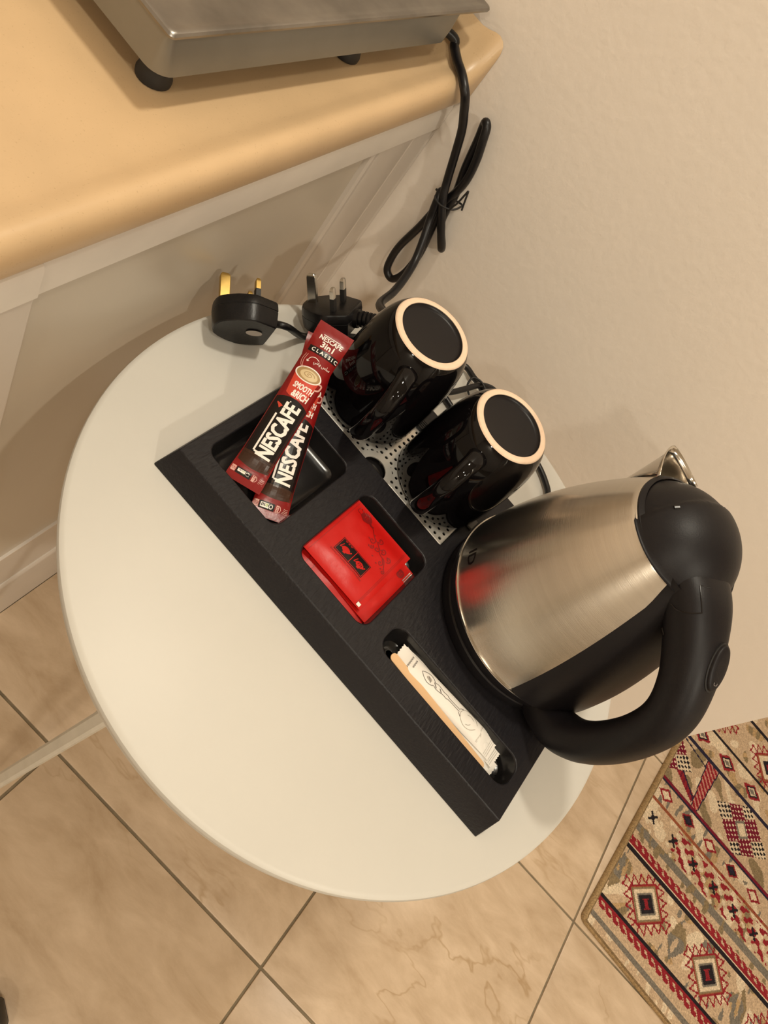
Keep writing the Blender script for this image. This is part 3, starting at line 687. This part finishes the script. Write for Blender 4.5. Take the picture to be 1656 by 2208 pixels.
# ------------------------------------------------------------------ coffee sachets
def coffee(A, B, up, label, seed):
    f, L = frame_from(Vector(A), Vector(B), Vector(up), sag=-.003)
    W = .0302
    t = thing('coffee_sachet', label, 'sachet', tuple(Vector(A)), 'red instant coffee sachets leaning out of the tray')
    mb, S = sachet(W, L, .0085, f, .010, 15, 56, seed=seed, flare=.09)
    keep(mb.build('pouch', m_red, None, smooth=60, recalc=False), t)
    p = Print(S); k = L/.1687
    Y = lambda v: v*k
    up_arc = lambda y: (lambda x: Y(y) - .0028*(2*x/W)**2*1.0 + .0028)
    dn_arc = lambda y: (lambda x: Y(y) + .0040*(1-(2*x/W)**2))
    xl = W/2-.0008
    # black field (brown at the foot)
    p.rect(-xl, xl, 0, 0, m_brown, .00014, 12, 6, f0=lambda x: Y(.0165)+.004*(2*x/W)**2*.6, f1=lambda x: Y(.030))
    p.rect(-xl, xl, 0, 0, m_ink, .00015, 12, 14, f0=lambda x: Y(.0270), f1=lambda x: Y(.086)+.0045*(1-(2*x/W)**2))
    # big name, reading up the stick
    p.text('NESCAFE', .0025, Y(.0575), Y(.0555), .0132, pi/2, m_white, bold=.11, lift=.0004)
    p.line([(-.0068,Y(.0318)),(-.0068,Y(.0715))], .0016, m_white, .00042, 8)
    p.line([(-.0062,Y(.0317)),(-.0026,Y(.0317))], .0016, m_white, .00042, 4)
    p.line([(-.0065,Y(.0785)),(-.0085,Y(.0800)),(-.0110,Y(.0815))], lambda s: .0030*(1-s)+.0008, m_cupred, .0004, 6)
    p.disc(-.0015, Y(.0868), .0006, .0006, m_white, .0004, n=10, rings=2)
    # cup with foam
    cy = Y(.1165)
    p.mb.grid(lambda i, j: S(*[( -.0005 + lerp(-.0114,.0114,i/8)*lerp(1,.80,j/6), cy - Y(.023)*j/6 - .0035*(1-((i/8)*2-1)**2)*lerp(1,.7,j/6) )][0], .00022), 9, 7, p.mi(m_cupred))
    p.disc(-.0005, cy, .0120, .0066, m_white, .00030); p.disc(-.0005, cy, .0108, .0057, m_cof, .00036); p.disc(.0000, cy-.0002, .0080, .0042, m_cream, .00042)
    p.line([(-.0003+.0055*(1-q/22)*cos(q*.55), cy+.0028*(1-q/22)*sin(q*.55)) for q in range(22)], .0006, m_cof, .00048, 3)
    p.line([(.0106,cy-.002),(.0136,cy-.0020),(.0132,cy-.0065),(.0100,cy-.0085)], .0013, m_pink, .00028, 5)
    p.text('SMOOTH', .0016, Y(.1035), .0178, .0052, 0, m_white, .09, .00045, .1)
    p.text('&RICH', .0026, Y(.0955), .0148, .0058, 0, m_white, .10, .00045, .1)
    # upper print
    p.text('\ufef2\ufee8\ufecf\ufeed \ufeb2\ufee0\ufeb3', .0050, Y(.1295), .0150, .0048, 0, m_white, 0, .0004)
    p.line([(-.0080,Y(.1275)),(-.0068,Y(.1318)),(-.0030,Y(.1335)),(.0010,Y(.1322))], .0005, m_white, .0003)
    p.line([(-.0088,Y(.1290)),(-.0080,Y(.1272)),(-.0066,Y(.1284))], .0005, m_white, .0003, 2)
    for dx in (0,.0016):
        p.line([(-.0118+dx,Y(.134)),(-.0126+dx,Y(.128)),(-.0112+dx,Y(.1225)),(-.0075+dx,Y(.1195))], .0004, m_pink, .0003)
    p.rect(-.0128, xl, Y(.1372), Y(.1432), m_ink, .0002, 10, 3)
    p.text('C L A S S I C', .0022, Y(.1402), .0245, .0032, 0, m_white, .08, .0004)
    p.text('3in1', .0008, Y(.1482), .0118, .0056, 0, m_white, .10, .0004)
    p.text('NESCAFE', .0012, Y(.1548), .0215, .0042, 0, m_white, .10, .0004)
    p.line([(-.0075,Y(.1582)),(.0085,Y(.1582))], .0006, m_white, .0004, 6)
    # nutrition panels at the foot
    y0, y1 = Y(.0070), Y(.0125)
    p.rect(-.0152, -.0112, y0, y1, m_pink, .0003, 3, 3); p.rect(-.0106, .0030, y0-.0002, y1+.0002, m_ink, .00028, 8, 3)
    p.rect(-.0094, -.0020, y0+.0008, y1-.0008, m_white, .00036, 6, 3); p.disc(-.0002, (y0+y1)/2, .0017, .0021, m_white, .00036, n=16, rings=2); p.disc(-.0002, (y0+y1)/2, .0011, .0014, m_ink, .0004, n=16, rings=2)
    for q in range(6):
        xx = -.0086+.0012*q
        p.rect(xx, xx+.0007, y0+.0013+.0002*(q%2), y1-.0013, m_green if q in (3,4) else m_ink, .0004, 2, 2)
    for q in range(4): p.rect(-.0148+.0009*q, -.0143+.0009*q, y0+.0010, y1-.0010-.0006*(q%2), m_dred, .00036, 1, 3)
    p.rect(.0042, .0068, y0-.0002, y1+.0002, m_pink, .0003, 3, 3)
    for q in range(4): p.rect(.0048, .0062, y0+.0004+.0013*q, y0+.0010+.0013*q, m_dred, .00036, 2, 1)
    p.line([(.0070,y1),(.0086,(y0+y1)/2),(.0070,y0)], .0005, m_pink, .0003, 2)
    for q in range(4):
        yy = y0+.0006+.0014*q
        p.line([(.0098+.0004*q,yy),(.0112,yy+.0004),(.0125,yy-.0002),(.0146,yy+.0003)], .0004, m_pink, .0003, 3)
    p.build('print', t); return t
S1A = uv(.0591,.0359,.7245); S1B = Vector((-.1133,.4908,.8000))
S2A, S2B = Vector((-.0335,.3640,.7165)), Vector((-.1225,.5120,.7620))
coffee(S1A, S1B, (-.05,-.30,1), 'red and black coffee stick lying uppermost, across its twin', 1)
coffee(S2A, S2B, (.05,-.28,1), 'red and black coffee stick half covered by its twin, beside the mug', 2)

# ------------------------------------------------------------------ tea sachets
def flatframe(cu, cv, z, rot, tilt=0):
    U = TU*cos(rot)+TV*sin(rot); V = -TU*sin(rot)+TV*cos(rot)
    def f(x, y, zz): return TO + U*x + V*y + Vector((0,0,z+zz+tilt*y)) + TU*cu + TV*cv
    return f
def tea(cu, cv, z, rot, w, L, label, full, seed, tilt=0):
    f = flatframe(cu, cv, z, rot, tilt)
    t = thing('tea_sachet', label, 'sachet', tuple(f(0,L/2,0)), 'red tea sachets stacked in the middle compartment')
    mb, S = sachet(w, L, .0042, f, .006, 21, 30, .0012, seed)
    keep(mb.build('envelope', m_red2, None, smooth=60, recalc=False), t)
    p = Print(S)
    if full:
        x0 = -w/2
        # twin instruction box
        bx0, bx1, by0, by1 = x0+.0182, x0+.0528, .0205, .0365
        p.rect(bx0,bx1,by0,by1,m_ink,.0003,12,6); p.rect(bx0+.0006,bx1-.0006,by0+.0006,by1-.0006,m_red2,.00036,12,6); p.rect(bx0+.0010,bx1-.0010,by0+.0010,by1-.0010,m_ink,.00042,12,6)
        xm = (bx0+bx1)/2
        p.line([(xm,by0+.001),(xm,by1-.001)], .0006, m_red2, .0005, 3)
        for cx, flip in ((bx0+.0088,1),(bx1-.0085,-1)):
            cyy = (by0+by1)/2-.0006
            p.disc(cx, cyy, .0042, .0030, m_red2, .0005); p.line([(cx-.0036,cyy+.0006),(cx-.0062,cyy-.0014),(cx-.0046,cyy+.0036)], .0007, m_red2, .0005)
            p.line([(cx+.0038,cyy-.001),(cx+.0058,cyy+.0018)], .0010, m_red2, .0005); p.disc(cx, cyy-.0034, .0016, .0008, m_red2, .0005, n=12, rings=2)
            if flip < 0:
                for q in range(3): p.line([(cx-.002+.0018*q,cyy-.001),(cx-.0014+.0018*q,cyy+.0006),(cx-.002+.0018*q,cyy+.0016)], .0004, m_ink, .0006)
        for q in range(3): p.rect(bx0+.0035+.0030*q, bx0+.0052+.0030*q, by1-.0024, by1-.0016, m_red2, .0005, 2, 1)
        p.text('PREPARATION INSTRUCTIONS', xm, by0-.0018, .0385, .0016, pi, m_dred, .01, .0004)
        # teapot and scrolling vine
        tx, ty = x0+.0190, .0702
        p.disc(tx,ty,.0062,.0052,m_dred,.0003); p.line([(tx-.0042,ty+.002),(tx-.0095,ty+.0038),(tx-.0105,ty-.001),(tx-.0045,ty-.002)], .0006, m_dred, .0003)
        p.line([(tx+.0040,ty-.0005),(tx+.0080,ty-.0030),(tx+.0105,ty-.0015)], lambda s: .0026*(1-s)+.0006, m_dred, .0003); p.disc(tx-.0005,ty-.0046,.0020,.0010,m_dred,.0003,n=12,rings=2)
        p.text('21', tx, ty, .0036, .0030, pi, m_red2, .01, .0004)
        def spiral(cx, cy, r, a0, d): p.line([(cx+r*(1-q/20)*cos(a0+d*q*.42), cy+r*(1-q/20)*sin(a0+d*q*.42)) for q in range(19)], .0009, m_dred, .0003, 2)
        p.line([(x0+.0290,.0672),(x0+.0355,.0612),(x0+.0430,.0590),(x0+.0500,.0530),(x0+.0565,.0520),(x0+.0620,.0455)], .0007, m_dred, .0003)
        for q, (sx, sy, r, a0, d) in enumerate(((.0365,.0570,.0036,1.6,-1),(.0425,.0640,.0032,-1.6,1),(.0450,.0545,.0030,1.6,-1),(.0505,.0580,.0034,-1.6,1),(.0555,.0475,.0030,1.6,-1),(.0590,.0560,.0030,-1.6,1),(.0625,.0430,.0022,1.6,-1),(.0400,.0520,.0022,1.6,-1))): spiral(x0+sx, sy, r, a0, d)
        for q in range(14):
            sx, sy = x0+.033+.0022*q, .056+.0075*sin(q*1.9)-.00055*q
            p.disc(sx, sy, .0011, .0006, m_dred, .0003, rot=q*1.1, n=8, rings=1)
        p.rect(w/2-.0060, w/2-.0024, .0012, .0046, m_white, .0006, 3, 3)
        for q in range(2): p.line([(w/2-.0050-.0014*q,.002),(w/2-.0050-.0014*q,L-.002)], .0003, m_dred, .0003, 10)
        p.line([(-w/2+.0050,.002),(-w/2+.0050,L-.002)], .0003, m_dred, .0003, 10)
    else:
        if label.startswith('red tea sachet in'):
            for q in range(3): p.rect(w/2-.0062+.0018*q, w/2-.0054+.0018*q, L-.016, L-.002, m_silv, .0004, 2, 6)
            p.disc(w/2-.0115, L-.0125, .0040, .0050, m_dred, .0003); p.text('21', w/2-.0115, L-.0125, .0030, .0034, pi, m_red2, .01, .0004)
        else:
            p.line([(-w/2+.014+.004*cos(q*.5), .010+.004*sin(q*.5)) for q in range(14)], .0004, m_dred, .0003, 2)
            for q in range(4): p.line([(w/2-.010+.0014*q,.002),(w/2-.010+.0014*q,.012)], .0003, m_dred, .0003, 3)
    p.build('print', t)
tea(.1728, .0318, .7150, radians(0.3), .0835, .0830, 'red tea sachet lying lowest in the stack of three', False, 5)
tea(.1778, .0435, .7182, radians(-1.2), .0735, .0745, 'red tea sachet in the middle of the stack, with silver stripes', False, 6)
tea(.1655, .0440, .7225, radians(0.6), .0720, .0785, 'red tea sachet on top, printed with black box and teapot', True, 7)

# ------------------------------------------------------------------ sugar sachets and stirrer
def sugar(p0, p1, z, w, label, seed, art, tilt=0):
    (u0,v0),(u1,v1) = p0, p1; rot = atan2(v1-v0, u1-u0) - pi/2; L = hypot(u1-u0, v1-v0)
    f = flatframe(u0, v0, z, rot, tilt)
    t = thing('sugar_sachet', label, 'sachet', tuple(f(0,L/2,0)), 'white paper sugar sachets in the long compartment')
    mb, S = sachet(w, L, .0060, f, .007, 13, 40, .0007, seed, zig=.0008)
    keep(mb.build('wrapper', m_paper, None, smooth=60, recalc=False), t)
    p = Print(S)
    if art:
        def Q(x, y): return (x, y*L/.118)
        # outlined ornate spoon
        hnd = [(.0012,.0270),(.0030,.0300),(.0042,.0345),(.0034,.0385),(.0018,.0410),(.0026,.0440),(.0022,.0480),(.0014,.0520),(.0017,.0560),(.0009,.0590),(.0010,.0720)]
        for s in (-1,1): p.line([Q(s*x-.0010,y) for x,y in [(.0,.0255)]+hnd], .00050, m_greyink, .0003)
        for a, b in (((-.0025,.0330),(.0010,.0370)),((-.0022,.0400),(.0006,.0440)),((-.0018,.0470),(.0004,.0500))): p.line([Q(*a),Q(*b)], .0008, m_greyink, .0003, 3)
        p.disc(-.001, .0345*L/.118, .0016, .0030, m_lgrey, .00028, n=16, rings=2)
        for s in (-1,1): p.line([Q(s*(.0020+.001*q)-.001,.0715+.0016*q) for q in range(3)], .0005, m_greyink, .0003, 3)
        bowl = [(.0005,.0735),(.0042,.0755),(.0066,.0800),(.0070,.0845),(.0056,.0890),(.0020,.0925)]
        p.line([Q(-x-.001,y) for x,y in reversed(bowl)] + [Q(x-.001,y) for x,y in bowl], .00042, m_lgrey, .0003)
        p.line([Q(-.0040,.0800),Q(-.0052,.0840),Q(-.0040,.0878)], .0004, m_lgrey, .0003)
        p.line([Q(.0010,.0865),Q(.0030,.0850),Q(.0042,.0825)], .0004, m_lgrey, .0003)
        if art == 1:
            p.text('\ufeae\ufedc\ufeb4\ufedf\ufe8d', .0034, .0990*L/.118, .0085, .0024, 0, m_lgrey, 0, .0003)
            p.text('\ufeae\ufedc\ufeb3', -.0052, .0975*L/.118, .0062, .0020, 0, m_lgrey, 0, .0003)
            for q in range(2):
                for r in range(6-q*2):
                    x = -.0062+.0022*r+.001*q; y = (.0130+.0042*q)*L/.118
                    p.line([(x,y-.0008),(x+.0006,y+.0008),(x+.0012,y-.0006),(x+.0016,y+.0006)], .0004, m_greyink, .0003, 3)
        for q in range(3): p.line([(-w/2+.001,L-.0030-.0018*q),(w/2-.001,L-.0030-.0018*q)], .00028, m_lgrey, .0003, 6)
    p.build('print', t)
sugar((.3795-.118,.0500),(.3800,.0437), .7140, .0200, 'white sugar sachet at the bottom, half under the wooden stirrer', 11, 0)
sugar((.2530,.0545),(.3755,.0530), .7172, .0165, 'white sugar sachet behind, against the compartment wall', 12, 2)
sugar((.2495,.0485),(.3675,.0555), .7200, .0200, 'white sugar sachet on top with drawn spoon and Arabic print', 13, 1)
st = thing('stirrer', 'flat wooden coffee stirrer beside the white sugar sachets', 'stirrer', tuple(uv(.307,.035,.722)))
mb = MB(); A = uv(.2462,.0405,.7230); B = uv(.3680,.0352,.7230); d = (B-A); L = d.length; d.normalize(); n = Vector((-d.y,d.x,0)); hw = .0041
out = [(hw*cos(radians(a))*.9, hw*sin(radians(a))) for a in range(90,271,15)]; ol = [A + d*(x+hw) + n*y for x, y in out] + [B - d*(x+hw) - n*y for x, y in out]
mb.ring([[p+Vector((0,0,z)) for p in ol] for z in (-.0013,.0)], 0, True, True); keep(mb.build('blade', m_wood, None, bevel=.0003), st)

# ------------------------------------------------------------------ rug
def rug():
    S = Vector((cos(radians(-1.7)), sin(radians(-1.7)), 0)); T = Vector((cos(radians(84.9)), sin(radians(84.9)), 0)); O = Vector((.889,.757,0))
    cs = .0026; ns, nt_ = int(.78/cs), int(1.10/cs)
    BE, TAN, RED, DRED, BLK, NAVY, GRY, OLV, RUST, CREAM = (.47,.335,.215),(.34,.225,.11),(.235,.017,.023),(.15,.011,.024),(.018,.014,.016),(.022,.018,.035),(.17,.145,.115),(.215,.155,.085),(.26,.075,.035),(.60,.475,.33)
    def zig(s, t, p, a): return a*abs(((s/p) % 1)*2-1)
    def small_diamond(ds, dt, r): return abs(ds)/r*1.0 + abs(dt)/r
    def colour(s, t):
        g = noise.noise(Vector((s*22, t*22, 3))); gg = noise.noise(Vector((s*70, t*30, 8)))
        base = CREAM if g > .25 else BE
        if g < -.28: base = OLV if gg > 0 else (.40,.26,.13)
        ds0 = s
        if t < .003 or s < .008: return TAN
        if t < .006 or s < .0105: return (.20,.13,.065)
        tt = t
        if tt > .70: tt = 1.40 - tt                       # the bands mirror about the rug's middle
        t = tt
        if t < .022: return BE if gg > -.2 else CREAM
        if t < .030: return GRY
        if t < .042: return BE
        if t < .064:
            h_ = .064-t; k = ((s - h_*1.1) / .0215) % 1
            return RED if h_ < .0055 or (k < .58 and h_ < .0175) or (k < .86 and .0095 < h_ < .0145) else BE
        if t < .0725: return BLK
        if t < .196:
            P_ = .192; c = s - .109 + P_/2; i = math.floor(c/P_); ds = c - (i+.5)*P_; dt = t-.135
            ds0, dt0 = ds, dt; ds, dt = (ds0+dt0)*.7071, (ds0-dt0)*.7071; ax, ay = abs(ds), abs(dt)
            if ax < .010 and ay < .010: return RED if (ax < .005 or ay > .008) else BLK
            if ax < .021 and ay < .021: return BLK if max(ax,ay) < .0175 else GRY
            if ax < .033 and ay < .033: return CREAM if max(ax,ay) < .029 else OLV
            if ax < .0375 and ay < .0375: return RUST if max(ax,ay) < .0345 else RED
            m_ = max(ax, ay) - .0375; q = ds if ay > ax else dt
            if 0 <= m_ < .021:
                k = 1-abs(((q/.0205+.5) % 1)*2-1)
                if abs(m_ - .019*k) < .0036 and min(ax,ay) < .048: return RED
            rem = abs(c - round(c/P_)*P_)
            dt = dt0
            if rem < .030 and abs(dt) < .050*(1-rem/.030) and gg > -.15: return OLV if g > 0 else GRY
            if gg > .38: return GRY
            return base
        if t < .2055: return BLK
        if t < .209: return CREAM
        if t < .232:
            h_ = t-.209; k = ((s + h_*1.1) / .0215) % 1
            return RED if h_ < .0075 or (k < .58 and h_ < .0195) or (k < .86 and .0115 < h_ < .0165) else BE
        if t < .245: return BE if gg > -.1 else OLV
        if t < .262: return GRY if gg > -.25 else OLV
        if t < .338:
            c = s/.0675; ds = (c - math.floor(c) - .5)*.0675; dt = t - .300
            if abs(ds) < .011 and abs(dt) < .012 and abs(abs(ds)-abs(dt)*.8) < .004: return BLK
            if abs(ds) < .004 and abs(dt) < .005: return BLK
            h = sin(s*190)*sin(t*230) + .6*sin(s*95+t*140)
            env = 1 if s > .10 else .2
            if h*env > .30 and abs(dt) < .033 and gg > -.42: return RED
            if h < -.85: return CREAM
            return base
        if t < .3465: return RUST if gg > -.3 else RED
        if t < .398:
            c = s/.075; i = math.floor(c); ds = (c-i-.5)*.075; dt = t-.373; r = abs(ds)*.75+abs(dt)
            if i % 2:
                if r < .006: return NAVY
                if r < .0125: return BLK
                if r < .017: return RED
            else:
                if .011 < r < .0175: return RED
                if r < .011: return CREAM
            return GRY if gg > .3 else base
        if t < .411: return DRED if t > .402 else NAVY
        if t < .549:
            P_ = .27; c = s - .247 + P_/2; i = math.floor(c/P_); ds = c-(i+.5)*P_; dt = t-.482; ax, ay = abs(ds), abs(dt); r = ax*.80+ay; a_, b_ = abs(ds+dt)*.7071, abs(ds-dt)*.7071
            if a_ < .0155 and b_ < .020: return CREAM if max(a_*1.3,b_) < .015 else GRY
            if r < .074:
                k = sin(ds*420)*sin(dt*420)
                if (a_ < .021 or b_ < .025): return DRED if k < .5 else CREAM
                return BLK if k > .1 and r > .030 else CREAM
            v = (t-.411)/.138
            bar = ax - (.135 - .010*v)
            if abs(bar) < .0085: return RED if sin(t*420+ds*300) > -.35 else (.46,.20,.15)
            if .0085 <= abs(bar) < .0112: return NAVY
            if s < .112 and abs((.108-s)*.68 + .423 - t) < .0026: return NAVY
            if s < .10 and abs(t - .475 + s*.5) < .010: return RED if sin(s*500) > -.2 else DRED
            if s < .112 and abs((.108-s)*.18 + .525 - t) < .002: return NAVY
            return OLV if g < -.2 else base
        if t < .559: return NAVY
        if t < .628:
            c = s/.0935; i = math.floor(c); ds = (c-i-.5)*.0935; dt = t-.594; r = abs(ds)*.8+abs(dt)
            if r < .012: return GRY if r < .008 else CREAM
            if r < .017: return BLK
            if r < .025: return RED if r < .022 or gg > -.1 else BE
            return base
        if t < .637: return BLK
        P_ = .192; c = s - .060 + P_/2; i = math.floor(c/P_); ds = c-(i+.5)*P_; dt = t-.70; ds, dt = (ds+dt)*.7071, (ds-dt)*.7071; ax, ay = abs(ds), abs(dt); m_ = max(ax,ay)
        if m_ < .008: return RED
        if m_ < .0175: return BLK
        if m_ < .029: return CREAM
        if m_ < .0375: return RUST if m_ < .034 else RED
        q = ds if ay > ax else dt
        if m_ < .058 and abs(m_-.0375-.019*(1-abs(((q/.0205+.5) % 1)*2-1))) < .0036: return RED
        return base
    def rnd(s, t):      # rounded near corner and slightly skewed front edge
        tt = t + (-.045*s)*max(0, 1-t/.06)
        r = .014
        if s < r and t < r:
            dx, dy = r-s, r-t; d = max(dx,dy); h = hypot(dx,dy)
            if h > 0: return r-dx*d/h, (r-dy*d/h)
        return s, tt
    mb = MB(); cols = []
    def pos(i, j):
        s, t = rnd(i*cs, j*cs); p = O + S*s + T*t
        e = min(i, j, ns-i, nt_-j); z = .0102 if e > 1 else (.0072 if e == 1 else .0045)
        z += .0007*noise.noise(Vector((i*.9, j*.9, 1)))*(e > 1)
        return (p.x, p.y, z)
    mb.grid(pos, ns+1, nt_+1)
    cols = [colour((i+.5)*cs, (j+.5)*cs) for i in range(ns) for j in range(nt_)]
    o = mb.build('rug', [m_rug], smooth=60, recalc=False)
    me = o.data; at = me.color_attributes.new('yarn', 'FLOAT_COLOR', 'CORNER'); buf = []
    for c in cols:
        v = 1 + random.uniform(-.13,.13); buf += [c[0]*v, c[1]*v, c[2]*v, 1.0]*4
    at.data.foreach_set('color', buf)
    # bottom and side skirt
    bm = bmesh.new(); bm.from_mesh(me)
    be = [e for e in bm.edges if e.is_boundary]
    g = bmesh.ops.extrude_edge_only(bm, edges=be); vs = [v for v in g['geom'] if isinstance(v, bmesh.types.BMVert)]
    for v in vs: v.co.z = .0003
    bm.to_mesh(me); bm.free()
    tag(o, 'red, black and beige patterned oriental rug lying on the floor tiles', 'rug')
rug()

# ------------------------------------------------------------------ shoe at the frame's lower left
sh = thing('shoe', 'black shoe toe just entering the lower left corner on the floor tiles', 'shoe', (.165,-.06,0))
mb = MB()
def shoe(i, j):
    t = i/24; a = 2*pi*j/28
    wd = .046*(sin(pi*min(1,.12+t*.60))**.6)*(1 if t < .78 else max(.02, sqrt(max(0,1-((t-.78)/.22)**2)))); ht = lerp(.085,.045,t)*(1 if t < .8 else max(.05, sqrt(max(0,1-((t-.8)/.2)**2))))
    c, s = cos(a), sin(a); y = -.232 + .282*t; x = wd*c; z = .012 + max(-.004, ht*s) if s > 0 else .012+.004*s
    return (.1660+x+.02*(t-.5), y, z)
mb.grid(shoe, 25, 28, cv=True); keep(mb.build('upper', m_shoe, None, smooth=60), sh)
mb = MB(); mb.ring([[(.1660+(p[0]-.166)*1.04, p[1]*1.01, z) for p in [shoe(i,0) for i in range(25)] + [shoe(i,14) for i in range(24,-1,-1)]] for z in (.0008,.012)], 0, True, True); keep(mb.build('sole', m_rub, None, smooth=30), sh)
